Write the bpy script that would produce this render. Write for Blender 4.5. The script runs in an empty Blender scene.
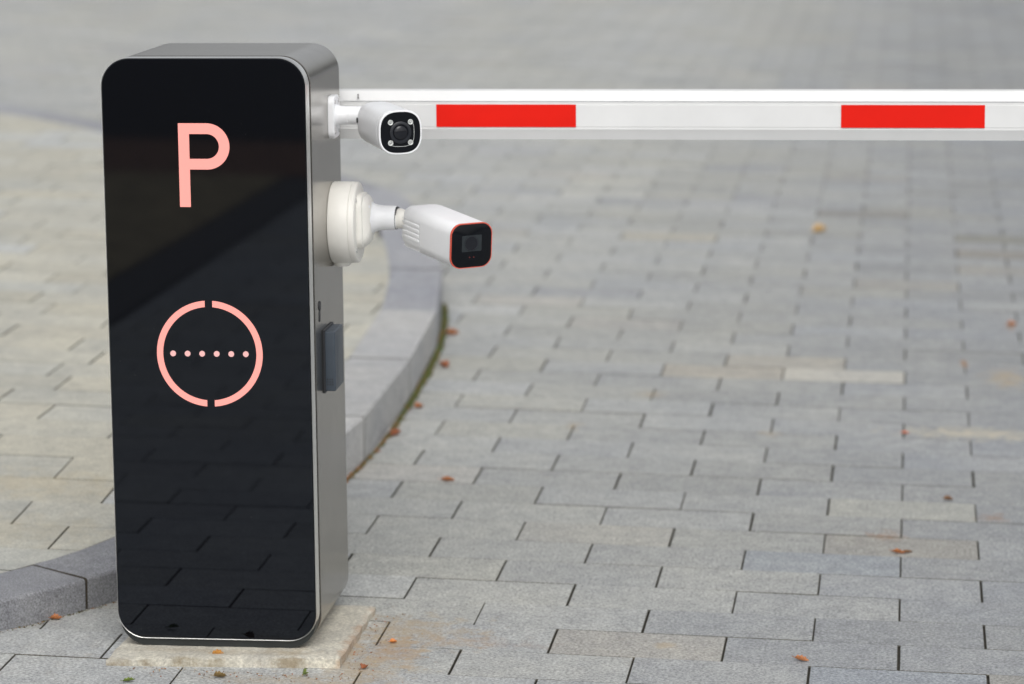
import bpy, bmesh, math, random
from mathutils import Vector, Matrix, noise
random.seed(7)
R = math.radians
S = bpy.context.scene
col = S.collection

# ------------------------------------------------------------------ materials
def new_mat(name):
    m = bpy.data.materials.new(name); m.use_nodes = True
    nt = m.node_tree; b = nt.nodes['Principled BSDF']
    return m, nt, b
def node(nt, t, **kw):
    n = nt.nodes.new(t)
    for k, v in kw.items():
        if k.startswith('i_'):
            n.inputs[k[2:].replace('_', ' ')].default_value = v
        else: setattr(n, k, v)
    return n
def link(nt, a, b): nt.links.new(a, b)
def mixc(nt, fac, a, b, mode='MIX'):
    n = nt.nodes.new('ShaderNodeMix'); n.data_type = 'RGBA'; n.blend_type = mode
    for s, v in ((n.inputs[0], fac), (n.inputs[6], a), (n.inputs[7], b)):
        if isinstance(v, (int, float)): s.default_value = v
        elif isinstance(v, tuple): s.default_value = v if len(v) == 4 else v + (1,)
        else: nt.links.new(v, s)
    return n.outputs[2]
def ramp(nt, fac, p0, p1, c0=(0, 0, 0, 1), c1=(1, 1, 1, 1)):
    n = nt.nodes.new('ShaderNodeValToRGB'); e = n.color_ramp.elements
    e[0].position = p0; e[1].position = p1; e[0].color = c0; e[1].color = c1
    nt.links.new(fac, n.inputs[0]); return n.outputs[0]
def noise_n(nt, vec, scale, detail=4, rough=.55):
    n = node(nt, 'ShaderNodeTexNoise'); n.inputs['Scale'].default_value = scale
    n.inputs['Detail'].default_value = detail; n.inputs['Roughness'].default_value = rough
    nt.links.new(vec, n.inputs['Vector']); return n.outputs['Fac']
def math_n(nt, op, a, b=0.0):
    n = node(nt, 'ShaderNodeMath', operation=op)
    for s, v in ((n.inputs[0], a), (n.inputs[1], b)):
        if isinstance(v, (int, float)): s.default_value = v
        else: nt.links.new(v, s)
    return n.outputs[0]
def bump(nt, b, h, strength, dist):
    n = node(nt, 'ShaderNodeBump'); n.inputs['Strength'].default_value = strength
    n.inputs['Distance'].default_value = dist
    nt.links.new(h, n.inputs['Height']); nt.links.new(n.outputs[0], b.inputs['Normal'])

def paint(name, c, rough=.45, var=.06, scale=30, metallic=0, bmp=.0, coat=0, spec=.5):
    m, nt, b = new_mat(name)
    g = node(nt, 'ShaderNodeNewGeometry')
    f = noise_n(nt, g.outputs['Position'], scale, 6)
    f = ramp(nt, f, .3, .7)
    lo = tuple(x*(1-var) for x in c); hi = tuple(min(1, x*(1+var)) for x in c)
    link(nt, mixc(nt, f, lo, hi), b.inputs['Base Color'])
    r = math_n(nt, 'MULTIPLY_ADD', f, .08); nt.nodes[-1].inputs[2].default_value = rough-.04
    link(nt, r, b.inputs['Roughness'])
    b.inputs['Metallic'].default_value = metallic
    b.inputs['Coat Weight'].default_value = coat
    b.inputs['Specular IOR Level'].default_value = spec
    if bmp:
        f2 = noise_n(nt, g.outputs['Position'], 900, 2); bump(nt, b, f2, bmp, .0004)
    return m

def brushed(name, c, rough, axis='z', aniso=.5):
    m, nt, b = new_mat(name)
    t = node(nt, 'ShaderNodeTexCoord')
    mp = node(nt, 'ShaderNodeMapping'); link(nt, t.outputs['Object'], mp.inputs[0])
    mp.inputs['Scale'].default_value = (900, 900, 9) if axis == 'z' else (900, 9, 900)
    f = noise_n(nt, mp.outputs[0], 1, 3)
    f2 = noise_n(nt, t.outputs['Object'], 7, 4)
    f3 = noise_n(nt, t.outputs['Object'], 60, 5)
    k = mixc(nt, f, tuple(x*.9 for x in c), tuple(min(1, x*1.08) for x in c))
    k = mixc(nt, ramp(nt, f3, .55, .8), k, tuple(x*.86 for x in c))
    link(nt, k, b.inputs['Base Color'])
    rr = math_n(nt, 'MULTIPLY_ADD', f2, .12); nt.nodes[-1].inputs[2].default_value = rough-.06
    link(nt, rr, b.inputs['Roughness'])
    b.inputs['Metallic'].default_value = 1
    bump(nt, b, f, .10, .0002)
    return m

def stone(name, speck=.12, scale=260, stains=(), bmp=.5, dirt=True):
    """granite-faced concrete; the colour of each block comes from the attribute 'col'"""
    m, nt, b = new_mat(name)
    g = node(nt, 'ShaderNodeNewGeometry'); P = g.outputs['Position']
    a = node(nt, 'ShaderNodeAttribute', attribute_name='col')
    c = a.outputs['Color']
    n1 = noise_n(nt, P, scale, 3, .7)
    n2 = noise_n(nt, P, 3.2, 6, .6)
    n3 = noise_n(nt, P, 22, 6, .65)
    v = node(nt, 'ShaderNodeTexVoronoi'); v.inputs['Scale'].default_value = scale*.9; link(nt, P, v.inputs['Vector'])
    sp = ramp(nt, n1, .36, .64, (1-speck*2.0,)*3+(1,), (1+speck*2.2,)*3+(1,))
    c = mixc(nt, 1.0, c, sp, 'MULTIPLY')
    vv = ramp(nt, v.outputs['Color'], .0, 1.0, (.88,)*3+(1,), (1.12,)*3+(1,))
    c = mixc(nt, 1.0, c, vv, 'MULTIPLY')
    c = mixc(nt, 1.0, c, ramp(nt, n3, .3, .7, (.84, .84, .85, 1), (1.13, 1.13, 1.11, 1)), 'MULTIPLY')
    c = mixc(nt, 1.0, c, ramp(nt, n2, .3, .7, (.90, .91, .93, 1), (1.07, 1.06, 1.03, 1)), 'MULTIPLY')
    if dirt:   # scattered ochre sand and rust blotches
        n4 = noise_n(nt, P, 1.7, 5, .6); n5 = noise_n(nt, P, 38, 4, .7)
        f = math_n(nt, 'MULTIPLY', ramp(nt, n4, .58, .72), ramp(nt, n5, .5, .68))
        c = mixc(nt, math_n(nt, 'MULTIPLY', f, .22), c, (.34, .25, .14))
    for (x, y, rx, ry, colr, amt) in stains:
        mp = node(nt, 'ShaderNodeMapping', vector_type='POINT'); link(nt, P, mp.inputs[0])
        mp.inputs['Location'].default_value = (-x/rx, -y/ry, 0); mp.inputs['Scale'].default_value = (1/rx, 1/ry, 0)
        ln = node(nt, 'ShaderNodeVectorMath', operation='LENGTH'); link(nt, mp.outputs[0], ln.inputs[0])
        nn = noise_n(nt, P, 26, 6, .7)
        d = math_n(nt, 'ADD', ln.outputs['Value'], math_n(nt, 'MULTIPLY', math_n(nt, 'SUBTRACT', nn, .5), 4.2))
        f = ramp(nt, d, .1, 1.25, (1, 1, 1, 1), (0, 0, 0, 1))
        c = mixc(nt, math_n(nt, 'MULTIPLY', f, amt), c, colr)
    link(nt, c, b.inputs['Base Color'])
    b.inputs['Roughness'].default_value = .78; b.inputs['Specular IOR Level'].default_value = .35
    hh = math_n(nt, 'ADD', n1, math_n(nt, 'MULTIPLY', n3, 1.5))
    bump(nt, b, hh, bmp, .0016)
    return m

RUST = (.36, .18, .07); SAND = (.42, .33, .21)
M_pave = stone('granite_paver', speck=.17, scale=190, stains=[
    (-.87, .19, .07, .10, RUST, .42), (-.86, .30, .15, .13, SAND, .55), (-.90, .10, .11, .20, SAND, .55), (-.74, .27, .16, .04, RUST, .16),
    (-1.02, .00, .16, .04, SAND, .35),
    (-.025, 1.115, .035, .045, RUST, .5), (.18, 1.30, .03, .05, RUST, .4),
    (-.75, 2.0, .02, .05, SAND, .5), (.15, 2.87, .012, .07, RUST, .7), (.25, 2.72, .06, .14, SAND, .6),
    (.28, 3.4, .015, .06, RUST, .6), (-.60, 2.37, .05, .05, SAND, .4), (-.3, 2.0, .03, .04, SAND, .4), (-.40, .30, .03, .02, SAND, .5), (.16, 2.07, .19, .07, (.50, .46, .37), .9)])
M_island = stone('warm_paver', speck=.09, stains=[(-1.75, .95, .30, .10, (.52, .44, .28), .30), (-1.65, .65, .3, .12, (.52, .44, .28), .22)])
M_kerb = stone('granite_kerb', speck=.20, scale=330, bmp=.7)
M_conc = stone('mortar', speck=.10, scale=200, bmp=1.0, stains=[(-.935, .18, .014, .30, RUST, .45), (-1.27, .036, .09, .010, (.20, .15, .08), .75), (-1.14, .051, .10, .009, (.22, .17, .09), .7), (-1.01, .067, .08, .009, (.22, .16, .08), .7), (-1.15, .10, .2, .02, (.36, .28, .17), .3), (-1.02, .12, .04, .03, (.36, .28, .17), .4)])
M_sand = paint('joint_sand', (.060, .055, .042), .95, .4, 40)
M_ground = paint('far_paving', (.26, .27, .28), .9, .15, 1.3)
M_soil = paint('soil', (.46, .38, .24), .95, .4, 9, bmp=.6)
M_backdrop = paint('dark_backdrop', (.012, .012, .014), .8, .3, 60)
M_strip = paint('dark_strip', (.012, .012, .013), .6, .3, 60)
M_steel = brushed('brushed_steel', (.30, .283, .258), .22)
M_bezel = brushed('polished_bezel', (.86, .86, .83), .36)
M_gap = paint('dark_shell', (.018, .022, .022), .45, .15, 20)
M_armw = paint('white_powder_coat', (.72, .725, .72), .42, .045, 9, coat=.2)
M_groove = paint('arm_groove', (.60, .61, .62), .5, .1, 20)
M_red = paint('red_film', (.74, .013, .006), .6, .04, 14, spec=.12)
M_white = paint('white_enamel', (.87, .88, .895), .38, .035, 16, bmp=.08)
M_white2 = paint('warm_white_enamel', (.84, .825, .77), .42, .05, 14, bmp=.10)
M_blackp = paint('black_plastic', (.008, .009, .012), .25, .2, 20)
M_blackg = paint('black_gloss', (.004, .005, .007), .10, .2, 20, spec=.25)
M_lens = paint('lens_glass', (.008, .009, .013), .12, .2, 20)
M_lring = paint('lens_ring', (.013, .015, .020), .35, .1, 20)
M_led = paint('led_cup', (.62, .64, .62), .18, .15, 400, metallic=.3)
M_orim = paint('red_trim', (.70, .10, .06), .4, .05, 20)
M_win = paint('grey_window', (.020, .025, .028), .15, .2, 60)
M_box = paint('blue_grey_plastic', (.048, .062, .080), .42, .08, 40, bmp=.1)
M_boxd = paint('dark_plastic', (.02, .022, .026), .5, .1, 40)
M_screw = paint('screw_steel', (.45, .45, .45), .35, .1, 60, metallic=.9)

def glass_mat():
    m, nt, b = new_mat('black_glass')
    g = node(nt, 'ShaderNodeNewGeometry')
    f = noise_n(nt, g.outputs['Position'], 160, 2, .8)
    sp = ramp(nt, f, .73, .77)
    link(nt, mixc(nt, sp, (.0012, .0013, .0022), (.02, .02, .02)), b.inputs['Base Color'])
    f2 = noise_n(nt, g.outputs['Position'], 5, 4)
    rr = math_n(nt, 'MULTIPLY_ADD', f2, .03); nt.nodes[-1].inputs[2].default_value = .012
    link(nt, rr, b.inputs['Roughness'])
    b.inputs['IOR'].default_value = 1.50; b.inputs['Specular Tint'].default_value = (.80, .88, 1.0, 1)
    return m
M_glass = glass_mat()  # near-spotless apart from dust specks
def lit(name, c, e):
    m, nt, b = new_mat(name)
    b.inputs['Base Color'].default_value = tuple(x*.55 for x in c) + (1,)
    b.inputs['Roughness'].default_value = .4
    b.inputs['Emission Color'].default_value = c + (1,)
    b.inputs['Emission Strength'].default_value = e
    return m
M_pink = lit('lit_pink', (1.0, .37, .32), .58)
M_dot = lit('lit_pale', (1.0, .55, .53), .38)
M_redled = paint('dim_red', (.10, .012, .010), .4, .1, 20)

# ------------------------------------------------------------------ objects
ORIGIN = {}
def tag(o, label=None, cat=None, group=None, kind=None):
    for k, v in (('label', label), ('category', cat), ('group', group), ('kind', kind)):
        if v: o[k] = v
    return o
def finish(me, smooth=True, ang=35):
    if smooth:
        me.polygons.foreach_set('use_smooth', [True]*len(me.polygons))
        me.set_sharp_from_angle(angle=R(ang))
def obj(name, bm, mat, parent=None, smooth=True, ang=35):
    org = Vector((0, 0, 0))
    if parent is not None:
        org = ORIGIN.get(parent, org); 
    bmesh.ops.recalc_face_normals(bm, faces=bm.faces[:])
    for v in bm.verts: v.co -= org
    me = bpy.data.meshes.new(name); bm.to_mesh(me); bm.free()
    me.materials.append(mat); finish(me, smooth, ang)
    o = bpy.data.objects.new(name, me); col.objects.link(o)
    if parent is not None: o.parent = parent; ORIGIN[o] = org
    return o
def mesh_obj(name, verts, faces, mat, cols=None, smooth=False):
    me = bpy.data.meshes.new(name); me.from_pydata(verts, [], faces); me.update()
    me.materials.append(mat)
    if cols:
        a = me.color_attributes.new('col', 'FLOAT_COLOR', 'POINT')
        flat = []
        for c in cols: flat += [c[0], c[1], c[2], 1]
        a.data.foreach_set('color', flat)
    if smooth: finish(me, True, 22)
    o = bpy.data.objects.new(name, me); col.objects.link(o); return o
BM = bmesh.new

def basis(f, up=(0, 0, 1)):
    f = Vector(f).normalized(); r = f.cross(Vector(up)).normalized(); u = r.cross(f); return r, u, f
def rrect(w, h, r, n=8, cx=0, cy=0):
    pts = []
    for (sx, sy, a0) in ((1, 1, 0), (-1, 1, 90), (-1, -1, 180), (1, -1, 270)):
        for i in range(n+1):
            a = R(a0+90*i/n)
            pts.append((cx+sx*(w/2-r)+r*math.cos(a), cy+sy*(h/2-r)+r*math.sin(a)))
    return pts
def circ(r, n=40): return [(r*math.cos(2*math.pi*i/n), r*math.sin(2*math.pi*i/n)) for i in range(n)]
def loft(bm, o, f, secs, up=(0, 0, 1), cap=(True, True)):
    """secs: (distance along f, outline)"""
    r, u, f = basis(f, up); o = Vector(o); rings = []
    for d, pts in secs:
        rings.append([bm.verts.new(o + f*d + r*x + u*y) for x, y in pts])
    for A, B in zip(rings, rings[1:]):
        n = len(A)
        for i in range(n): bm.faces.new((A[i], A[(i+1) % n], B[(i+1) % n], B[i]))
    if cap[0]: bm.faces.new(rings[0][::-1])
    if cap[1]: bm.faces.new(rings[-1])
    return rings
def ringloft(bm, o, f, outer, inner, t, up=(0, 0, 1)):
    r, u, f = basis(f, up); o = Vector(o)
    P = lambda p, d: bm.verts.new(o + f*d + r*p[0] + u*p[1])
    n = len(outer)
    a = [P(p, 0) for p in outer]; b = [P(p, t) for p in outer]; c = [P(p, t) for p in inner]; d = [P(p, 0) for p in inner]
    for i in range(n):
        j = (i+1) % n
        for A, B in ((a, b), (b, c), (c, d), (d, a)): bm.faces.new((A[i], A[j], B[j], B[i]))
def box(bm, x0, x1, y0, y1, z0, z1, bev=0, seg=2):
    r = bmesh.ops.create_cube(bm, size=1)
    for v in r['verts']:
        v.co = Vector(((x0+x1)/2+v.co.x*(x1-x0), (y0+y1)/2+v.co.y*(y1-y0), (z0+z1)/2+v.co.z*(z1-z0)))
    if bev:
        es = list({e for v in r['verts'] for e in v.link_edges})
        bmesh.ops.bevel(bm, geom=es, offset=bev, segments=seg, profile=.6, affect='EDGES')
def rev(bm, o, f, prof, n=40, up=(0, 0, 1), cap=(True, True)):
    loft(bm, o, f, [(d, circ(r, n)) for d, r in prof], up, cap)
def sphere(bm, c, r, seg=24):
    bmesh.ops.create_uvsphere(bm, u_segments=seg, v_segments=seg//2, radius=r, matrix=Matrix.Translation(c))

# the barrier stands on gently falling ground: local axes (across, into the picture, up)
ROT = Matrix(((.9996, -.01805, -.02168), (.01849, .99961, .0207), (.0213, -.02109, .99955)))
BASE = Vector((-1.33, .118, .024))
def root(name, loc, label, cat):
    e = bpy.data.objects.new(name, None); col.objects.link(e); e.empty_display_size = .1
    loc = Vector(loc)
    e.matrix_world = Matrix.Translation(BASE + ROT @ loc) @ ROT.to_4x4()
    ORIGIN[e] = loc; return tag(e, label, cat)

# ------------------------------------------------------------------ barrier cabinet and boom
W, H, D = .346, .9945, .33
bar = root('parking_barrier', (0, 0, 0), 'steel parking barrier post with black glass front and red and white boom', 'barrier gate')
Y = (0, 1, 0)
def rr2(x0, x1, z0, z1, r, n=12):      # outline for lofts along +y  (right = +x? basis(Y): r=+x)
    return rrect(x1-x0, z1-z0, r, n, (x0+x1)/2, (z0+z1)/2)
# dark inner shell (seen as the shadow gap and the dark foot)
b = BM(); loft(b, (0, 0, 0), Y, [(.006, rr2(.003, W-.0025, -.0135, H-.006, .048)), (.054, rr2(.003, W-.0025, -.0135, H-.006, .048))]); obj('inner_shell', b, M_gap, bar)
b = BM(); loft(b, (0, 0, 0), Y, [(.044, rr2(.0016, W-.0010, -.012, H-.0010, .048)), (.0455, rr2(.0002, W, -.013, H, .048)),
     (D-.0015, rr2(.0002, W, -.013, H, .048)), (D, rr2(.002, W-.0018, -.011, H-.0018, .0465))]); obj('housing', b, M_steel, bar, ang=25)
b = BM(); o_ = rr2(0, W, 0, H, .048); i_ = rr2(.0016, W-.0016, .0020, H-.0016, .0466)
r0 = loft(b, (0, 0, 0), Y, [(.001, i_), (.000, rr2(.0012, W-.0012, .0014, H-.0012, .0468)), (-.0004, rr2(.0006, W-.0006, .0007, H-.0006, .0475)), (.0008, rr2(0, W, 0, H, .048)), (.030, rr2(0, W, 0, H, .048))], cap=(False, True))
obj('front_frame', b, M_bezel, bar, ang=50)
b = BM(); loft(b, (0, 0, 0), Y, [(-.0012, rr2(.0024, W-.0024, .0030, H-.0024, .0460)), (-.0005, rr2(.0017, W-.0017, .0021, H-.0017, .0466)), (.003, rr2(.0017, W-.0017, .0021, H-.0017, .0466))])
glass = obj('glass_panel', b, M_glass, bar, ang=25)

def flat_quads(quads, y0=-.0017, y1=-.0011):
    b = BM()
    for q in quads:
        A = [b.verts.new((x, y0, z)) for x, z in q]; B = [b.verts.new((x, y1, z)) for x, z in q]
        b.faces.new(A); b.faces.new(B[::-1])
        for i in range(4): b.faces.new((A[i], A[(i+1) % 4], B[(i+1) % 4], B[i]))
    bmesh.ops.remove_doubles(b, verts=b.verts[:], dist=1e-6)
    return b
x0, x1, zb, zt = .1293, .1476, .7460, .8866
cx, cz, ro, ri = .1770, .8475, .0386, .0208
Q = [[(x0, zb), (x1, zb), (x1, cz-ro), (x0, cz-ro)], [(x0, cz-ro), (x1, cz-ro), (x1, cz-ri), (x0, cz-ri)],
     [(x0, cz-ri), (x1, cz-ri), (x1, cz+ri), (x0, cz+ri)], [(x0, cz+ri), (x1, cz+ri), (x1, cz+ro), (x0, cz+ro)],
     [(x1, cz-ro), (cx, cz-ro), (cx, cz-ri), (x1, cz-ri)], [(x1, cz+ri), (cx, cz+ri), (cx, cz+ro), (x1, cz+ro)]]
N = 28
for i in range(N):
    a, c = R(-90+180*i/N), R(-90+180*(i+1)/N)
    Q.append([(cx+ri*math.cos(a), cz+ri*math.sin(a)), (cx+ro*math.cos(a), cz+ro*math.sin(a)), (cx+ro*math.cos(c), cz+ro*math.sin(c)), (cx+ri*math.cos(c), cz+ri*math.sin(c))])
b = flat_quads(Q)
dl = [f for f in b.faces if False]
obj('letter_sign', b, M_pink, glass, smooth=False)
RC = (.1730, .4972); Ro, Ri, gp = .0905, .0798, .0065
for s in (1, -1):
    Q = []
    ao, ai = math.asin(gp/Ro), math.asin(gp/Ri); N = 48
    P = lambda r, a: (RC[0]+s*r*math.sin(a), RC[1]+r*math.cos(a))
    for i in range(N):
        t0, t1 = i/N, (i+1)/N
        A = lambda a, t: a+(math.pi-2*a)*t
        Q.append([P(Ri, A(ai, t0)), P(Ro, A(ao, t0)), P(Ro, A(ao, t1)), P(Ri, A(ai, t1))])
    obj('ring_half', flat_quads(Q), M_pink, glass, smooth=False)
for i in range(6):
    b = BM(); rev(b, (.1102+.0249*i, -.0017, .4972), Y, [(0, .0049), (.0006, .0049)], 24, cap=(True, True)); obj('indicator_dot', b, M_dot, glass)

# key lock, button box with speaker holes, on the right flank
b = BM(); rev(b, (W-.0005, .087, .566), (1, 0, 0), [(0, .0085), (.0016, .0085), (.0020, .008)], 24); lk = obj('key_lock', b, M_boxd, bar)
b = BM(); loft(b, (W-.0005, .086, .548), (1, 0, 0), [(0, rrect(.011, .018, .004, 5)), (.0014, rrect(.011, .018, .004, 5))]); obj('keyhole_cover', b, M_boxd, lk)
b = BM(); box(b, W-.001, W+.0205, .117, .201, .4125, .5165, .0035, 3); bx = obj('button_box', b, M_box, bar)
b = BM(); box(b, W-.0008, W+.0035, .1135, .2045, .4095, .5195, .001, 1); obj('gasket', b, M_boxd, bx)
for i in range(3):
    for j in range(3):
        pass
b = BM()
for i in range(3):
    for j in range(3):
        rev(b, (W+.0065+.0042*i, .1174, .4245+.0046*j), (0, -1, 0), [(0, .0013), (.0008, .0013)], 10)
obj('speaker_holes', b, M_boxd, bx)
b = BM(); box(b, W+.017, W+.0208, .129, .189, .420, .5075, .0016, 2); obj('cover_plate', b, M_box, bx)

# boom: aluminium profile with chamfered top and bottom, bolted to a hub on the back
AN = .360
prof = [(AN, .8445), (AN-.0006, .8450), (AN-.0006, .8830), (AN, .8836), (AN, .8890), (AN+.0025, .8905), (AN+.014, .9065), (AN+.019, .9085), (AN+.031, .9085), (AN+.036, .9065),
        (AN+.0475, .8905), (AN+.050, .8890), (AN+.050, .8430), (AN+.0485, .8385), (AN+.043, .8215), (AN+.007, .8215), (AN+.0012, .8375), (AN, .8400)]
xs = [.10, .34, .60, 1.2, 2.0, 3.2, 3.95]
b = BM(); rings = [[b.verts.new((x, n_, z_)) for n_, z_ in prof] for x in xs]
for A, B in zip(rings, rings[1:]):
    for i in range(len(A)): b.faces.new((A[i], B[i], B[(i+1) % len(A)], A[(i+1) % len(A)]))
b.faces.new(rings[0]); b.faces.new(rings[-1][::-1])
arm = obj('boom_arm', b, M_armw, bar, ang=22)
for k in range(-1, 6):
    xa = .5135+.7105*k; xb = xa+.2475
    if xa < .3: continue
    if xb > 3.9: break
    b = BM(); box(b, xa, xb, AN-.0016, AN-.0009, .8440, .8838); obj('red_stripe', b, M_red, arm, smooth=False)
b = BM(); box(b, 3.945, 3.965, AN-.004, AN+.054, .818, .915, .006, 2); obj('end_cap', b, M_blackp, arm)
b = BM(); box(b, .3735, .3750, AN-.0020, AN+.003, .8935, .9020); obj('profile_slot', b, M_blackp, arm)
b = BM(); box(b, .348, 3.9, AN-.0011, AN+.0005, .8893, .8899); obj('groove_line', b, M_groove, arm, smooth=False)
b = BM(); rev(b, (.17, D-.001, .866), Y, [(0, .075), (.020, .075), (.022, .070), (.031, .070)], 40); hub = obj('boom_hub', b, M_gap, bar)
for x, z in ((.13, .866), (.21, .866)):
    b = BM(); rev(b, (x, AN+.049, z), Y, [(0, .011), (.006, .011), (.007, .009)], 6); obj('bolt', b, M_screw, arm)

# ------------------------------------------------------------------ small bullet camera
sc = root('security_camera', (W, .236, .8747), 'small white bullet camera with four round lights, the upper one on the post', 'camera')
b = BM(); loft(b, (W+.0003, .236, .8747), (1, 0, 0), [(0, rrect(.060, .0735, .014, 8)), (.0085, rrect(.060, .0735, .014, 8)), (.0105, rrect(.056, .0695, .012, 8))])
pl = obj('mount_plate', b, M_white, sc)
for dz in (-.026, .026):
    for dn in (-.018, .018):
        b = BM(); rev(b, (W+.0100, .236+dn, .8747+dz), (1, 0, 0), [(0, .0038), (.0016, .0036)], 14); obj('screw', b, M_screw, pl)
b = BM(); rev(b, (W+.009, .229, .8770), (1, -.03, 0), [(0, .023), (.004, .0185), (.010, .0165), (.0235, .0160), (.0240, .0153), (.0250, .0153), (.0255, .0160), (.058, .0160)], 36)
sphere(b, (W+.066, .226, .8765), .0165)
br = obj('bracket_arm', b, M_white, sc)
rS, fS = Vector((.4300, .20, .8700)), Vector((.4955, .05, .8662))
dS = (fS-rS).normalized(); LS = (fS-rS).length
rr_, uu_, ff_ = basis(dS)
sq = lambda w, r: rrect(w, w, r, 10)
def fat(w, k=.0):       # squircle outline
    pts = []
    n = 56
    for i in range(n):
        a = 2*math.pi*i/n; c, s_ = math.cos(a), math.sin(a); e = 2/2.8
        pts.append((w/2*math.copysign(abs(c)**e, c), w/2*math.copysign(abs(s_)**e, s_)))
    return pts
b = BM(); loft(b, rS, dS, [(-.004, fat(.048)), (.000, fat(.060)), (.006, fat(.0670)), (.014, fat(.0705)), (.030, fat(.0722)), (LS-.0175, fat(.0735)), (LS-.0172, fat(.0690)), (LS-.0140, fat(.0690)),
     (LS-.0137, fat(.0738)), (LS-.003, fat(.0748)), (LS-.0008, fat(.0742)), (LS, fat(.0728)), (LS, fat(.0690)), (LS-.002, fat(.0685))])
bd = obj('camera_body', b, M_white, sc, ang=28)
b = BM(); loft(b, rS, dS, [(LS-.0173, fat(.0722)), (LS-.0139, fat(.0722))]); obj('seam', b, M_blackp, bd)
b = BM(); loft(b, rS, dS, [(LS-.003, fat(.0686)), (LS-.0008, fat(.0686)), (LS-.0002, fat(.0672))]); fc = obj('front_window', b, M_blackg, bd)
def onS(x, z, d=0): return rS+ff_*(LS+d)+rr_*x+uu_*z
b = BM(); rev(b, onS(0, 0, -.0004), dS, [(0, .0185), (.0020, .0185), (.0026, .0175), (.0026, .0140), (.0008, .0125)], 40, cap=(True, True)); ln = obj('lens_ring', b, M_lring, fc)
b = BM(); rev(b, onS(0, 0, .0004), dS, [(0, .0125), (.0014, .0118), (.0028, .0095), (.0036, .0060), (.0040, .0020)], 32); obj('lens', b, M_lens, ln)
for sx in (-1, 1):
    for sz in (-1, 1):
        b = BM(); rev(b, onS(sx*.0172, sz*.0172, -.0002), dS, [(0, .0046), (.0008, .0046), (.0010, .0040), (.0003, .0024)], 20); led = obj('infrared_light', b, M_led, fc)
        b = BM(); sphere(b, onS(sx*.0172, sz*.0172, .0006), .0017, 12); obj('emitter', b, M_screw, led)
# thin pale line round the lower right of the lens window
b = BM(); pts = []
for i in range(34):
    a = R(-118+160*i/33); c, s_ = math.cos(a), math.sin(a); e = 2/3.2
    pts.append((-.0238*math.copysign(abs(c)**e, c), .0238*math.copysign(abs(s_)**e, s_)))
for p, q in zip(pts, pts[1:]):
    k = .972
    vs = [b.verts.new(onS(x, z, .0002)) for x, z in (p, q, (q[0]*k, q[1]*k), (p[0]*k, p[1]*k))]
    b.faces.new(vs)
    vs = [b.verts.new(onS(x, z, -.0001)) for x, z in (p, q, (q[0]*k, q[1]*k), (p[0]*k, p[1]*k))]
    b.faces.new(vs[::-1])
obj('window_line', b, M_led, fc, smooth=False)
b = BM(); rev(b, rS+ff_*.012+rr_*(.0345)+uu_*.004, rr_, [(-.004, .0048), (.0018, .0048), (.0022, .0038)], 16); obj('side_screw', b, M_blackp, bd)

# ------------------------------------------------------------------ larger bullet camera
bc = root('security_camera', (W, .243, .689), 'larger white bullet camera with a red-rimmed black face, below the small camera', 'camera')
X = (1, 0, 0)
b = BM(); rev(b, (W+.0003, .243, .689), X, [(0, .0700), (.002, .0712), (.0335, .0712), (.0350, .0705)], 64)
jb = obj('junction_box', b, M_white2, bc)
b = BM(); rev(b, (W+.0350, .243, .689), X, [(0, .0692), (.0008, .0708), (.0080, .0708), (.0110, .0690), (.0125, .0650)], 64); ld = obj('box_lid', b, M_white2, jb)
b = BM(); rev(b, (W+.0145, .243, .6205), (0, 0, -1), [(0, .0165), (.0035, .0165), (.0055, .0145), (.008, .0135)], 24, up=(0, 1, 0)); obj('cable_plug', b, M_white2, jb)
for a in (45, 135, 225, 315):
    b = BM(); rev(b, (W+.046, .243+.0615*math.cos(R(a)), .689+.0615*math.sin(R(a))), X, [(0, .0042), (.0022, .004)], 14); obj('lid_screw', b, M_screw, ld)
b = BM(); loft(b, (W+.0470, .240, .6935), X, [(0, rrect(.080, .094, .022, 8)), (.0085, rrect(.080, .094, .022, 8)), (.0100, rrect(.077, .091, .021, 8)), (.0105, rrect(.070, .088, .020, 8)), (.0150, rrect(.068, .085, .020, 8)), (.0200, rrect(.060, .073, .020, 8)), (.0230, rrect(.050, .058, .018, 8))]); obj('bracket_plate', b, M_white2, bc)
b = BM(); rev(b, (W+.0640, .241, .6975), (1, 0, 0), [(0, .0330), (.004, .0285), (.009, .0248), (.016, .0225), (.028, .0213), (.046, .0208), (.0480, .0195)], 48)
for i in range(3):
    a = R(120*i+20)
    sphere(b, (W+.0655, .240+.030*math.cos(a), .6975+.034*math.sin(a)), .004, 12)
obj('bracket_neck', b, M_white, bc)
rB, fB = Vector((.5030, .2485, .6826)), Vector((.6045, .11, .6683))
dB = (fB-rB).normalized(); LB = (fB-rB).length
r2, u2, f2 = basis(dB)
kn = rB-f2*.026+u2*.006
b = BM(); rev(b, (W+.106, .2430, .6972), (1, -.2, -.1), [(0, .0150), (.0065, .0150)], 28); sphere(b, (W+.1170, .2420, .6962), .0178); 
rev(b, kn-f2*.016, f2, [(0, .0175), (.03, .0175)], 28)
obj('knuckle', b, M_white2, bc)
b = BM(); ringloft(b, (W+.1110, .2405, .6972), (1, -.1, -.05), circ(.0200), circ(.012), .0022); obj('knuckle_gap', b, M_boxd, bc)
SB = lambda w, h, r, dx=0, dz=0: rrect(w, h, r, 9, dx, dz)
wB, hB = .0795, .0770
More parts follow.
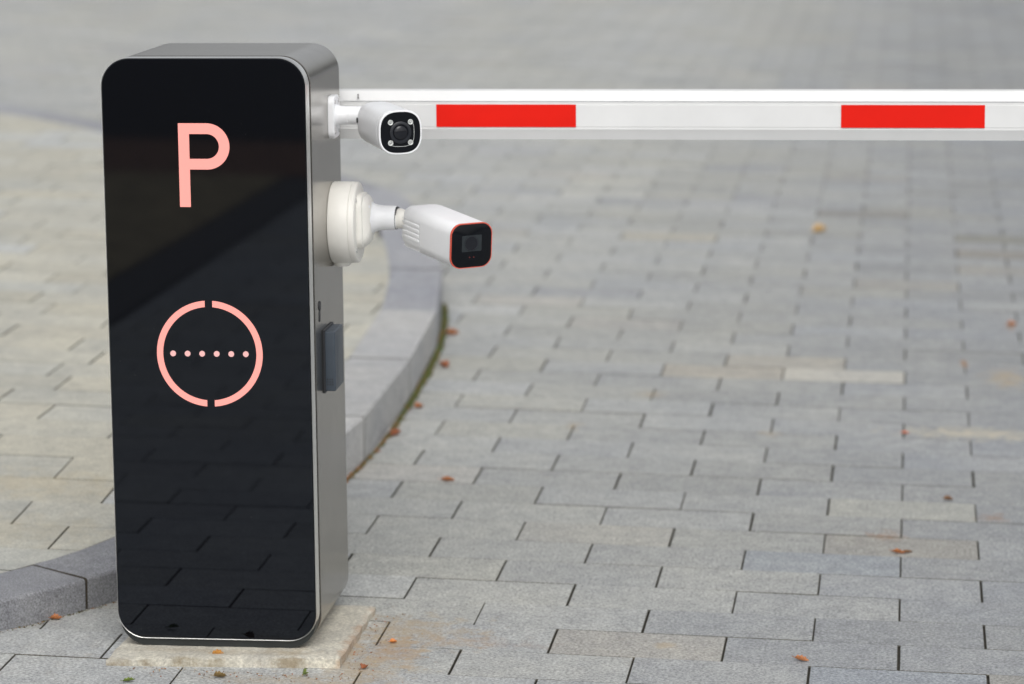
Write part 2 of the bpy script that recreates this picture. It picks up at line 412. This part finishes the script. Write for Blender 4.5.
b = BM(); loft(b, rB, dB, [(-.032, SB(.034, .034, .012, 0, .004)), (-.030, SB(.040, .041, .014, 0, .003)), (-.022, SB(.058, .058, .018, 0, .001)), (-.010, SB(.0715, .0705, .020)), (.004, SB(.0780, .0755, .020)), (.016, SB(wB, hB, .020)),
     (LB-.004, SB(wB, hB, .020)), (LB-.0012, SB(wB-.0006, hB-.0006, .0198)), (LB-.0002, SB(wB-.003, hB-.003, .019)), (LB-.0004, SB(wB-.006, hB-.006, .018))])
bb = obj('camera_body', b, M_white, bc, ang=28)
b = BM(); ringloft(b, rB+f2*(LB-.0030), dB, SB(wB+.0004, hB+.0004, .0202), SB(wB-.0028, hB-.0028, .0190), .0036); obj('red_rim', b, M_orim, bb)
b = BM(); loft(b, rB, dB, [(LB-.002, SB(wB-.0027, hB-.0027, .0190)), (LB+.0009, SB(wB-.0027, hB-.0027, .0190)), (LB+.0015, SB(wB-.0046, hB-.0046, .0180))]); fw = obj('front_window', b, M_blackg, bb)
def onB(x, z, d=0): return rB+f2*(LB+d)+r2*x+u2*z
b = BM(); loft(b, onB(0, .004, .0012), dB, [(0, SB(.038, .028, .002)), (.0008, SB(.038, .028, .002))]); wn = obj('lens_window', b, M_win, fw)
b = BM(); rev(b, onB(.001, .004, .0019), dB, [(0, .0120), (.0004, .0118)], 32); l2 = obj('lens', b, M_lens, wn)
b = BM(); ringloft(b, onB(.001, .004, .0019), dB, circ(.0128), circ(.0112), .0007); obj('lens_ring', b, M_lring, wn)
for x in (-.0045, .0035):
    b = BM(); rev(b, onB(x, -.0200, .0012), dB, [(0, .0013), (.0007, .0013)], 12); obj('indicator_light', b, M_redled, fw)
# cooling fins low on the near flank, towards the rear
for i in range(6):
    b = BM(); z_ = .012-.0085*i
    xo = -(wB/2) if z_ > -.019 else -(wB/2)+.0016*(1+(-.019-z_)/.006)
    c0 = rB-r2*(xo)+u2*z_
    ln_ = .058
    loft(b, c0+f2*(-.002), dB, [(0, SB(.0006, .0022, .0002)), (.010, SB(.0016, .0050, .0007)), (ln_, SB(.0022, .0058, .0009)), (ln_+.002, SB(.0010, .0030, .0003))])
    obj('fin', b, M_white, bb)
b = BM()
for z_ in (.0175,):
    loft(b, rB+r2*(wB/2-.0002)+u2*z_+f2*(-.004), dB, [(0, SB(.0008, .0008, .0002)), (.066, SB(.0008, .0008, .0002))])
loft(b, rB+r2*(wB/2-.0002)+u2*(-.004)+f2*.062, u2, [(-.024, SB(.0008, .0008, .0002)), (.0215, SB(.0008, .0008, .0002))], up=dB)
obj('panel_seam', b, M_groove, bb)

# ------------------------------------------------------------------ paving
L_, W_ = .300, .1482
foot = [(-9, -1.75), (-5, -1.30), (-3.6, -1.02), (-2.7, -.68), (-2.1, -.30), (-1.76, -.03), (-1.564, .195), (-1.486, .302), (-1.414, .415), (-1.33, .60), (-1.25, .86), (-1.198, 1.14), (-1.171, 1.423), (-1.157, 1.72), (-1.161, 2.04),
        (-1.177, 2.50), (-1.207, 2.93), (-1.262, 3.35), (-1.338, 3.76), (-1.425, 4.15), (-1.525, 4.50), (-1.68, 4.92), (-2.25, 5.68), (-3.02, 6.43), (-3.52, 6.86), (-5.4, 8.2), (-9, 10.4)]
def catmull(P, step=.05):
    out = []
    for i in range(len(P)-1):
        p0, p1, p2, p3 = P[max(i-1, 0)], P[i], P[i+1], P[min(i+2, len(P)-1)]
        d = math.dist(p1, p2); n = max(1, int(d/step))
        for k in range(n):
            t = k/n
            out.append(tuple(.5*((2*p1[j])+(-p0[j]+p2[j])*t+(2*p0[j]-5*p1[j]+4*p2[j]-p3[j])*t*t+(-p0[j]+3*p1[j]-3*p2[j]+p3[j])*t**3) for j in (0, 1)))
    out.append(P[-1]); return out
def offset(P, d):
    out = []
    for i, p in enumerate(P):
        a, c = P[max(i-1, 0)], P[min(i+1, len(P)-1)]
        t = Vector((c[0]-a[0], c[1]-a[1])).normalized(); n = Vector((-t.y, t.x))
        out.append((p[0]+n.x*d, p[1]+n.y*d))
    return out
edge = catmull(foot)
def hk(y):
    t = min(1, max(0, (y-.45)/.95)); return .058+.042*t*t*(3-2*t)
def inside(P, x, y):
    c = False; n = len(P)
    for i in range(n):
        x1_, y1_ = P[i]; x2_, y2_ = P[(i+1) % n]
        if (y1_ > y) != (y2_ > y) and x < (x2_-x1_)*(y-y1_)/(y2_-y1_)+x1_: c = not c
    return c
def clip(poly, a, b_):
    out = []; ax, ay = a; dx, dy = b_[0]-ax, b_[1]-ay
    s = lambda p: dx*(p[1]-ay)-dy*(p[0]-ax)
    for i in range(len(poly)):
        p, q = poly[i], poly[(i+1) % len(poly)]; sp, sq_ = s(p), s(q)
        if sp >= 0: out.append(p)
        if sp*sq_ < 0:
            t = sp/(sp-sq_); out.append((p[0]+(q[0]-p[0])*t, p[1]+(q[1]-p[1])*t))
    return out
class Blocks:
    def __init__(s): s.v = []; s.f = []; s.c = []
    def add(s, poly, zf, dz, tilt, colr, ch=.0010, depth=.03):
        """a stone block: sides, worn chamfer and top"""
        n = len(poly)
        if n < 3: return
        cx_ = sum(p[0] for p in poly)/n; cy_ = sum(p[1] for p in poly)/n
        i0 = len(s.v)
        for lay in range(3):
            for (x, y) in poly:
                z = zf(x, y)+dz+tilt[0]*(x-cx_)+tilt[1]*(y-cy_)
                if lay == 0: s.v.append((x, y, z-.004))
                elif lay == 1: s.v.append((x, y, z-ch))
                else:
                    d = math.hypot(x-cx_, y-cy_) or 1
                    kx = max(0, 1-ch*1.3/max(abs(x-cx_), .004)); ky = max(0, 1-ch*.25/max(abs(y-cy_), .004))
                    s.v.append((cx_+(x-cx_)*kx, cy_+(y-cy_)*ky, z))
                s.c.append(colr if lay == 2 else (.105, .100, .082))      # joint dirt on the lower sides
        for lay in (0, 1):
            for i in range(n):
                j = (i+1) % n; s.f.append((i0+lay*n+i, i0+lay*n+j, i0+(lay+1)*n+j, i0+(lay+1)*n+i))
        s.f.append(tuple(i0+2*n+i for i in range(n)))
def jit(a): return random.uniform(-a, a)
special = {(18, -1): (.48, .465, .42), (19, -1.5): (.385, .37, .335), (18, -2): (.39, .37, .33), (2, -2): (.36, .352, .332), (7, -2.5): (.39, .385, .36), (6, -1): (.31, .328, .345),
           (1, -.5): (.305, .325, .35), (9, -.5): (.40, .40, .37), (7, -.5): (.33, .322, .30), (29, -2): (.43, .42, .38), (32, -3): (.40, .385, .34), (35, 0): (.27, .26, .24), (33, .5): (.25, .25, .23), (41, -3): (.42, .43, .46), (37, -3): (.29, .28, .26), (31, .5): (.28, .27, .25), (36, -1): (.27, .265, .25)}
road = Blocks()
for r in range(-66, 150):
    for c2 in range(-76, 34):
        c = c2/2
        if (int(c2) - r) % 2: continue
        xa, ya = c*L_, (r-.5)*W_
        if xa < -10.8 or xa > 4.6: continue
        if r*W_ < 0 and (xa < -4.5): continue
        x0_, x1_, y0_, y1_ = xa+.0015+jit(.0008), xa+L_-.0015+jit(.0008), ya+random.uniform(.0003, .0021), ya+W_-random.uniform(.0003, .0021)
        if xa < -1.1 and all(inside(edge, x, y) for x in (x0_, x1_) for y in (y0_, y1_)): continue
        if y0_ < -2.5:
            if x1_ < -2.20: continue
            x0_ = max(x0_, -2.178)
        mx, my = xa+.15, ya+W_/2
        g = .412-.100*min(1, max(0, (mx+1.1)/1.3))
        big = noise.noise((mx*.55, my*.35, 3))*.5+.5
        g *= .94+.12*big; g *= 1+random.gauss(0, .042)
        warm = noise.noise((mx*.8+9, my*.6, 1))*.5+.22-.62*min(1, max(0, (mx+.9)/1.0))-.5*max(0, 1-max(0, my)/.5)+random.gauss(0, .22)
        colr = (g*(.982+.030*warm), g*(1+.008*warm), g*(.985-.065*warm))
        if (r, c) in special: colr = special[(r, c)]
        elif random.random() < .03: colr = tuple(g*k for k in (1.00, .985, .935))
        elif random.random() < .03: colr = tuple(g*k for k in (.93, .95, .975))
        a = jit(.0016)
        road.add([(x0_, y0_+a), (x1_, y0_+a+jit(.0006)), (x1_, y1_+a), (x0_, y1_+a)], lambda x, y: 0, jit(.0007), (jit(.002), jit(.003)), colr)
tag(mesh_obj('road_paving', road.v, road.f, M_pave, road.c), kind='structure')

# island paving inside the kerb
mid = offset(edge, .146)
isl = Blocks()
near = [m for m in mid[::2]]
for r in range(-14, 74):
    sh = random.choice((.25, .5, .75, .4))*L_ + (r % 2)*.5*L_
    for c in range(-32, 0):
        xa = c*L_+sh*.3+(r % 2)*L_/2 - .12; ya = (r-.35)*W_
        if xa < -9.0: continue
        ga, gb = random.uniform(.0003, .0021), random.uniform(.0003, .0021)
        poly = [(xa+.0016, ya+ga), (xa+L_-.0016+jit(.001), ya+ga), (xa+L_-.0016+jit(.001), ya+W_-gb), (xa+.0016, ya+W_-gb)]
        ins = [inside(mid, *p) for p in poly]
        if not any(ins): continue
        if not all(ins):
            for p, q in zip(near, near[1:]):
                if min(math.dist(p, (xa+.15, ya+.07)), math.dist(q, (xa+.15, ya+.07))) < .6:
                    poly = clip(poly, p, q)
                    if len(poly) < 3: break
        if len(poly) < 3: continue
        g = .465*(1+random.gauss(0, .035)); w = random.gauss(0, 1)
        colr = (g*(1.01+.012*w), g*(.99), g*(.875-.02*w))
        if random.random() < .12: colr = (g*1.01, g*.97, g*.83)
        if random.random() < .08: colr = (g*1.06, g*1.08, g*1.05)
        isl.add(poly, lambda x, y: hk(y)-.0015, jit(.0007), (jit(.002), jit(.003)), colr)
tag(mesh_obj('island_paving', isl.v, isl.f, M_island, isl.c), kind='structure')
bed_v = [(x, y, hk(y)-.0075) for x, y in offset(edge, .08)]
n_ = len(bed_v); bed_f = []
for x, y, z in list(bed_v): bed_v.append((-9.05, y, z))
for i in range(n_-1): bed_f.append((i, i+1, n_+i+1, n_+i))
tag(mesh_obj('island_bed', bed_v, bed_f, M_sand), kind='structure')

# kerb stones laid end to end round the island
arc = [0]
for p, q in zip(edge, edge[1:]): arc.append(arc[-1]+math.dist(p, q))
def at(s, d):
    s = min(max(s, 0), arc[-1]-1e-6)
    lo, hi = 0, len(arc)-1
    while hi-lo > 1:
        m = (lo+hi)//2
        if arc[m] <= s: lo = m
        else: hi = m
    t = (s-arc[lo])/(arc[hi]-arc[lo]); p, q = edge[lo], edge[hi]
    tx, ty = q[0]-p[0], q[1]-p[1]; l = math.hypot(tx, ty)
    # smooth tangent
    a, c = edge[max(lo-1, 0)], edge[min(hi+1, len(edge)-1)]
    nx, ny = -(c[1]-a[1]), (c[0]-a[0]); nl = math.hypot(nx, ny)
    return (p[0]+tx*t+nx/nl*d, p[1]+ty*t+ny/nl*d)
s0 = min(range(len(edge)), key=lambda i: math.dist(edge[i], (-1.459, .352)))
s = arc[s0]; cuts = [s]
while s > .4: s -= .78; cuts.append(s)
s = arc[s0]
while s < arc[-1]-.8: s += .632 if s < arc[s0]+3 else .78; cuts.append(s)
cuts.sort()
kv, kf, kc = [], [], []
csec = [(0, -1.0, 0), (0, .0, -.005), (.0015, .0, -.0015), (.005, .0, 0), (.141, .0, 0), (.1465, .0, -.003), (.148, .0, -.008), (.148, -1.0, 0)]
for a, c in zip(cuts, cuts[1:]):
    y_ = at((a+c)/2, 0)[1]; x_ = at((a+c)/2, 0)[0]
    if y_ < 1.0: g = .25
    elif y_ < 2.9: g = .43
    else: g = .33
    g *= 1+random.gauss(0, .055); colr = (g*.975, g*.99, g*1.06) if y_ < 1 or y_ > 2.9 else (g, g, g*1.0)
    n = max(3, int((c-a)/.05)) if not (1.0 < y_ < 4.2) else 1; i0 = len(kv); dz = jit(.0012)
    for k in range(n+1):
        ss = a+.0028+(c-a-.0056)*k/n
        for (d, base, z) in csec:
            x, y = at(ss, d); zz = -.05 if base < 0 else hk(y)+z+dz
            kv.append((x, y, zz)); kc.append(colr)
    m = len(csec)
    for k in range(n):
        for j in range(m-1):
            p = i0+k*m+j; kf.append((p, p+m, p+m+1, p+1))
    for base in (i0, i0+n*m):            # end faces, dirty in the joint
        q = len(kv)
        for j in range(m): kv.append(kv[base+j]); kc.append((.07, .06, .045))
        kf.append(tuple(q+j for j in range(m)) if base == i0 else tuple(q+j for j in reversed(range(m))))
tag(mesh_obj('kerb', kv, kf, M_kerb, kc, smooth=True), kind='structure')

# sheets below: joint sand, soil bed, dark sheets added for the glass reflection and the ground to the horizon
def sheet(name, x0, x1, y0, y1, z, mat):
    return tag(mesh_obj(name, [(x0, y0, z), (x1, y0, z), (x1, y1, z), (x0, y1, z)], [(0, 1, 2, 3)], mat), kind='structure')
sheet('joint_sand', -10.7, 4.8, -9.8, 22.1, -.0065, M_sand)
sheet('ground', -300, 300, -300, 300, -.030, M_ground)
sheet('reflection_strip', -2.385, -2.175, -9.5, -2.5, .010, M_strip)  # unseen dark strip, added for the black band reflected in the glass
sheet('soil', -9, -2.385, -7.9, -2.5, .014, M_soil)
sheet('mulch', -9, -2.0, -9.5, -7.9, .0145, paint('mulch', (.28, .16, .11), .9, .4, 12))
sheet('reflection_backdrop', -30, 30, -40, -9.5, .016, M_backdrop)  # unseen black sheet, added to darken the upper glass reflection

# ------------------------------------------------------------------ mortar pad under the post
def pad():
    x0, x1, y0, y1 = -1.330, -.936, .034, .428
    b = BM(); nx, ny = 60, 46; g = {}
    def top(x, y): return .0100+.0213*(x+1.33)-.0205*(y-.118)
    for i in range(nx+1):
        for j in range(ny+1):
            u, v = i/nx, j/ny
            x = x0+(x1-x0)*u; y = y0+(y1-y0)*v
            y += .0466*u*(1-v)                  # the front edge runs slightly askew
            w_ = noise.noise((x*22, y*22, 0))
            eu = min(u, 1-u)*(x1-x0); ev = min(v, 1-v)*(y1-y0); e = min(eu, ev)
            if u < .001 or u > .999: x += noise.noise((y*26, 4, 1))*.003
            if v < .001 or v > .999: y += noise.noise((x*26, 9, 1))*.003
            z = top(x, y)+w_*.0010+noise.noise((x*90, y*90, 2))*.0006
            if e < .007: z -= (.007-e)**2*55*(1+.8*noise.noise((x*40, y*40, 7)))
            g[i, j] = b.verts.new((x, y, max(z, .0035)))
    for i in range(nx):
        for j in range(ny): b.faces.new((g[i, j], g[i+1, j], g[i+1, j+1], g[i, j+1]))
    rim = [e for e in b.edges if len(e.link_faces) == 1]
    ex = bmesh.ops.extrude_edge_only(b, edges=rim)
    for v in ex['geom']:
        if isinstance(v, bmesh.types.BMVert): v.co.z = -.02
    b.normal_update()
    me = bpy.data.meshes.new('mortar_pad'); b.to_mesh(me); 
    a = me.color_attributes.new('col', 'FLOAT_COLOR', 'POINT')
    flat = []
    for v in me.vertices:
        k = .56*(1+.10*noise.noise((v.co.x*15, v.co.y*15, 3))); flat += [k*1.0, k*.95, k*.82, 1]
    a.data.foreach_set('color', flat); b.free(); me.materials.append(M_conc); finish(me, True, 60)
    o = bpy.data.objects.new('mortar_pad', me); col.objects.link(o)
    return tag(o, 'rough beige mortar pad under the barrier post', 'base')
pad()

# ------------------------------------------------------------------ moss and crumbs along the kerb foot (uncountable)
def attr_mat(name, rough=.9):
    m, nt, b = new_mat(name); a = node(nt, 'ShaderNodeAttribute', attribute_name='col')
    link(nt, a.outputs['Color'], b.inputs['Base Color']); b.inputs['Roughness'].default_value = rough; return m
M_attr = attr_mat('moss_and_litter')
v_, f_, c_ = [], [], []
def chip(x, y, z, s, colr):
    i = len(v_)
    for k in range(5):
        a = 2*math.pi*k/5+jit(.5); rr = s*random.uniform(.5, 1.2)
        v_.append((x+rr*math.cos(a), y+rr*math.sin(a), z+jit(s*.2))); c_.append(colr)
    v_.append((x+jit(s*.3), y+jit(s*.3), z+s*random.uniform(.4, 1.0))); c_.append(tuple(k*1.2 for k in colr))
    for k in range(5): f_.append((i+k, i+(k+1) % 5, i+5))
sA = arc[min(range(len(edge)), key=lambda i: math.dist(edge[i], (-1.18, 1.3)))]
for k in range(5200):
    s = sA+random.uniform(0, 2.15); x, y = at(s, -abs(random.gauss(0, .0045))-.001)
    dens = .5+.5*math.sin(s*5)*math.cos(s*2.3)
    green = .8 if 1.95 < y < 3.7 else .35
    if y < 1.9 and random.random() > .45: continue
    colr = (.065, .08, .02) if random.random() < green else random.choice(((.14, .09, .04), (.09, .07, .04), (.30, .12, .04)))
    colr = tuple(q*random.uniform(.7, 1.3) for q in colr)
    chip(x, y, .0005, random.uniform(.002, .006)*(1.5 if 2.1 < y < 3.4 else .9), colr)
sB = arc[min(range(len(edge)), key=lambda i: math.dist(edge[i], (-1.8, -.06)))]
for k in range(500):
    s = sB+random.uniform(0, .9); x, y = at(s, -abs(random.gauss(0, .004))-.001)
    colr = random.choice(((.10, .08, .05), (.06, .05, .03), (.10, .10, .03), (.22, .11, .05)))
    chip(x, y, .0003, random.uniform(.001, .0028), colr)
tag(mesh_obj('moss', v_, f_, M_attr, c_), 'green moss and brown crumbs along the kerb foot', 'moss', kind='stuff')
v_, f_, c_ = [], [], []
for k in range(260):       # crumbs around the pad
    if random.random() < .6: x, y = -.93+abs(random.gauss(0, .05)), random.uniform(.02, .42)
    else: x, y = random.uniform(-1.3, -.9), .035+.1*(random.random()**3)*0-abs(random.gauss(0, .02))
    chip(x, y, .0005, random.uniform(.0008, .0022), random.choice(((.30, .11, .04), (.36, .25, .13), (.16, .10, .06), (.40, .33, .22))))
tag(mesh_obj('grit', v_, f_, M_attr, c_), 'rusty crumbs and sand scattered beside the mortar pad', 'grit', kind='stuff')

# ------------------------------------------------------------------ fallen leaves
LM = {}
def leaf_mat(c):
    if c not in LM:
        m, nt, b = new_mat('dry_leaf'); g = node(nt, 'ShaderNodeNewGeometry')
        f = noise_n(nt, g.outputs['Position'], 120, 4); f = ramp(nt, f, .3, .7)
        link(nt, mixc(nt, f, tuple(x*.6 for x in c), tuple(min(1, x*1.3) for x in c)), b.inputs['Base Color'])
        b.inputs['Roughness'].default_value = .6; LM[c] = m
    return LM[c]
def leaf(x, y, ln, wd, ang, curl, c, label, z=.002, group='fallen leaves'):
    ln *= .86; wd *= .9; curl *= 1.25
    b = BM(); n, m = 14, 4; g = {}
    sd = random.random()*50
    for i in range(n+1):
        t = i/n; hw = wd/2*(math.sin(math.pi*t**.8)**.8)*(1+.18*math.sin(t*24+sd))
        for j in range(-m, m+1):
            v = j/m
            px, py = (t-.5)*ln, v*hw
            pz = curl*ln*(.9*v*v*(hw/(wd/2+1e-6))+.5*(t-.45)**2*2)+.05*ln*noise.noise((t*5, v*2, sd))
            g[i, j] = b.verts.new((px, py, pz))
    for i in range(n):
        for j in range(-m, m): b.faces.new((g[i, j], g[i+1, j], g[i+1, j+1], g[i, j+1]))
    bmesh.ops.remove_doubles(b, verts=b.verts[:], dist=1e-5)
    ext = bmesh.ops.extrude_face_region(b, geom=b.faces[:])
    for v in ext['geom']:
        if isinstance(v, bmesh.types.BMVert): v.co.z -= .0004
    rev(b, (-ln*.46, 0, curl*ln*.22), (-1, .25, .1), [(0, .0006), (ln*.3, .0004)], 6)
    zm = min(v.co.z for v in b.verts)
    for v in b.verts: v.co.z -= zm
    o = obj('fallen_leaf', b, leaf_mat(c), None, ang=60)
    o.location = (x, y, z); o.rotation_euler = (jit(.15), jit(.15), ang)
    return tag(o, label, 'leaf', group)
OR, BR, YE, OL, RU = (.42, .15, .045), (.22, .11, .05), (.46, .30, .12), (.26, .22, .04), (.33, .11, .045)
leaf(-.955, 1.42, .034, .016, .1, .22, OR, 'orange leaf on the paving just right of the post')
leaf(-1.185, 3.02, .040, .026, .2, .35, OR, 'larger orange leaf at the kerb foot, the farther of two')
leaf(-1.145, 2.60, .040, .026, 2.4, .35, RU, 'orange brown leaf at the kerb foot, the nearer of two large ones')
leaf(-1.13, 2.12, .034, .018, 1.0, .3, OR, 'small orange leaf against the kerb below the moss')
leaf(-1.135, 1.83, .040, .018, 1.1, .3, RU, 'reddish leaf wedged at the kerb foot nearest the post')
leaf(-.279, 4.93, .055, .036, .4, .4, (.62, .40, .16), 'pale yellow leaf lying far out on the roadway under the boom')
leaf(-.005, .985, .030, .010, -.2, .2, OR, 'flat orange leaf on the lower right paving beside a joint')
leaf(.013, .990, .024, .010, .5, .2, BR, 'brown leaf scrap touching the flat orange leaf')
leaf(-.165, .245, .030, .011, -.3, .25, (.50, .20, .08), 'thin orange leaf at the bottom edge, above a joint end')
leaf(.004, 2.04, .020, .016, 0, .2, (.70, .22, .12), 'tiny pink orange leaf right of centre on the roadway')
leaf(-1.487, .282, .024, .014, .2, .3, OR, 'orange leaf at the foot of the kerb left of the post')
leaf(-1.148, .087, .026, .013, .1, .3, (.45, .20, .03), 'yellow brown leaf on the mortar pad under the glass', z=.0105)
leaf(-1.124, -.005, .026, .018, .5, .3, (.20, .13, .04), 'brown green leaf on the paving in front of the pad')
leaf(-1.268, -.052, .024, .012, .2, .2, (.15, .21, .03), 'green leaf at the bottom left corner below the pad')
leaf(-.895, .083, .020, .015, 1.2, .35, RU, 'rust coloured leaf right of the pad corner')
leaf(-.872, .238, .015, .012, .3, .35, (.62, .22, .05), 'small orange leaf right of the pad beside a joint')
leaf(.095, 1.43, .024, .012, .3, .3, BR, 'small brown leaf at the right edge of the roadway')
leaf(.285, 3.42, .03, .02, .3, .3, (.48, .2, .08), 'orange brown leaf far right on the roadway')
# a sprig in front of the pad
b = BM()
for a_, l_, x_ in ((.3, .016, 0), (-.5, .013, .004), (1.9, .010, .001)):
    rev(b, (-.99+x_, .028, .003), (math.sin(a_)*.5, math.cos(a_), .35), [(0, .0009), (l_*.5, .0011), (l_, .0003)], 6)
    for k in (.4, .7, 1):
        d = Vector((math.sin(a_)*.5, math.cos(a_), .35)).normalized()*l_*k
        bmesh.ops.create_icosphere(b, subdivisions=1, radius=.0022, matrix=Matrix.Translation(Vector((-.99+x_, .028, .003))+d) @ Matrix.Diagonal((1.6, .8, .5, 1)))
tag(obj('weed_sprig', b, leaf_mat((.12, .16, .03)), None), 'tiny green sprig on the paving in front of the pad', 'weed')

# ------------------------------------------------------------------ camera, light, world
cam = bpy.data.cameras.new('camera'); co = bpy.data.objects.new('camera', cam); col.objects.link(co); S.camera = co
yaw, pit, rol = -.1279, .1952, .0098
f = Vector((math.sin(yaw)*math.cos(pit), math.cos(yaw)*math.cos(pit), -math.sin(pit)))
rt = Vector((math.cos(yaw), -math.sin(yaw), 0)); up = rt.cross(f)
r_ = rt*math.cos(rol)+up*math.sin(rol); u_ = up*math.cos(rol)-rt*math.sin(rol)
co.matrix_world = Matrix(((r_.x, u_.x, -f.x, -.0211), (r_.y, u_.y, -f.y, -4.8004), (r_.z, u_.z, -f.z, 1.5458), (0, 0, 0, 1)))
cam.sensor_width = 36; cam.lens = 3053.35/1024*36; cam.clip_end = 2000; cam.clip_start = .05
cam.dof.use_dof = True; cam.dof.focus_distance = 5.02; cam.dof.aperture_fstop = 3.5; cam.dof.aperture_blades = 9

EL = 48        # soft sun behind thin cloud
sun = bpy.data.lights.new('sun', 'SUN'); so = bpy.data.objects.new('sun', sun); col.objects.link(so)
sun.energy = .8; sun.angle = R(45); sun.color = (1, .975, .94)
# light comes from behind the camera, a little to the left
az = R(12)
dirn = Vector((math.sin(az)*math.cos(R(EL)), -math.cos(az)*math.cos(R(EL)), math.sin(R(EL))))
so.rotation_euler = dirn.to_track_quat('Z', 'Y').to_euler()
w = bpy.data.worlds.new('World'); S.world = w; w.use_nodes = True
nt = w.node_tree; bg = nt.nodes['Background']
sky = nt.nodes.new('ShaderNodeTexSky'); sky.sky_type = 'NISHITA'; sky.sun_disc = False
sky.sun_elevation = R(EL); sky.sun_rotation = math.atan2(dirn.x, dirn.y)
sky.air_density = 1; sky.dust_density = 4; sky.ozone_density = 1
hs = nt.nodes.new('ShaderNodeHueSaturation'); hs.inputs['Saturation'].default_value = .17
nt.links.new(sky.outputs[0], hs.inputs['Color']); nt.links.new(hs.outputs[0], bg.inputs[0]); bg.inputs[1].default_value = .15
S.view_settings.view_transform = 'Standard'; S.view_settings.look = 'None'; S.view_settings.gamma = 1; S.view_settings.exposure = .03
S.view_settings.use_curve_mapping = False
S.render.engine = 'CYCLES'; S.render.resolution_x = 1024; S.render.resolution_y = 684
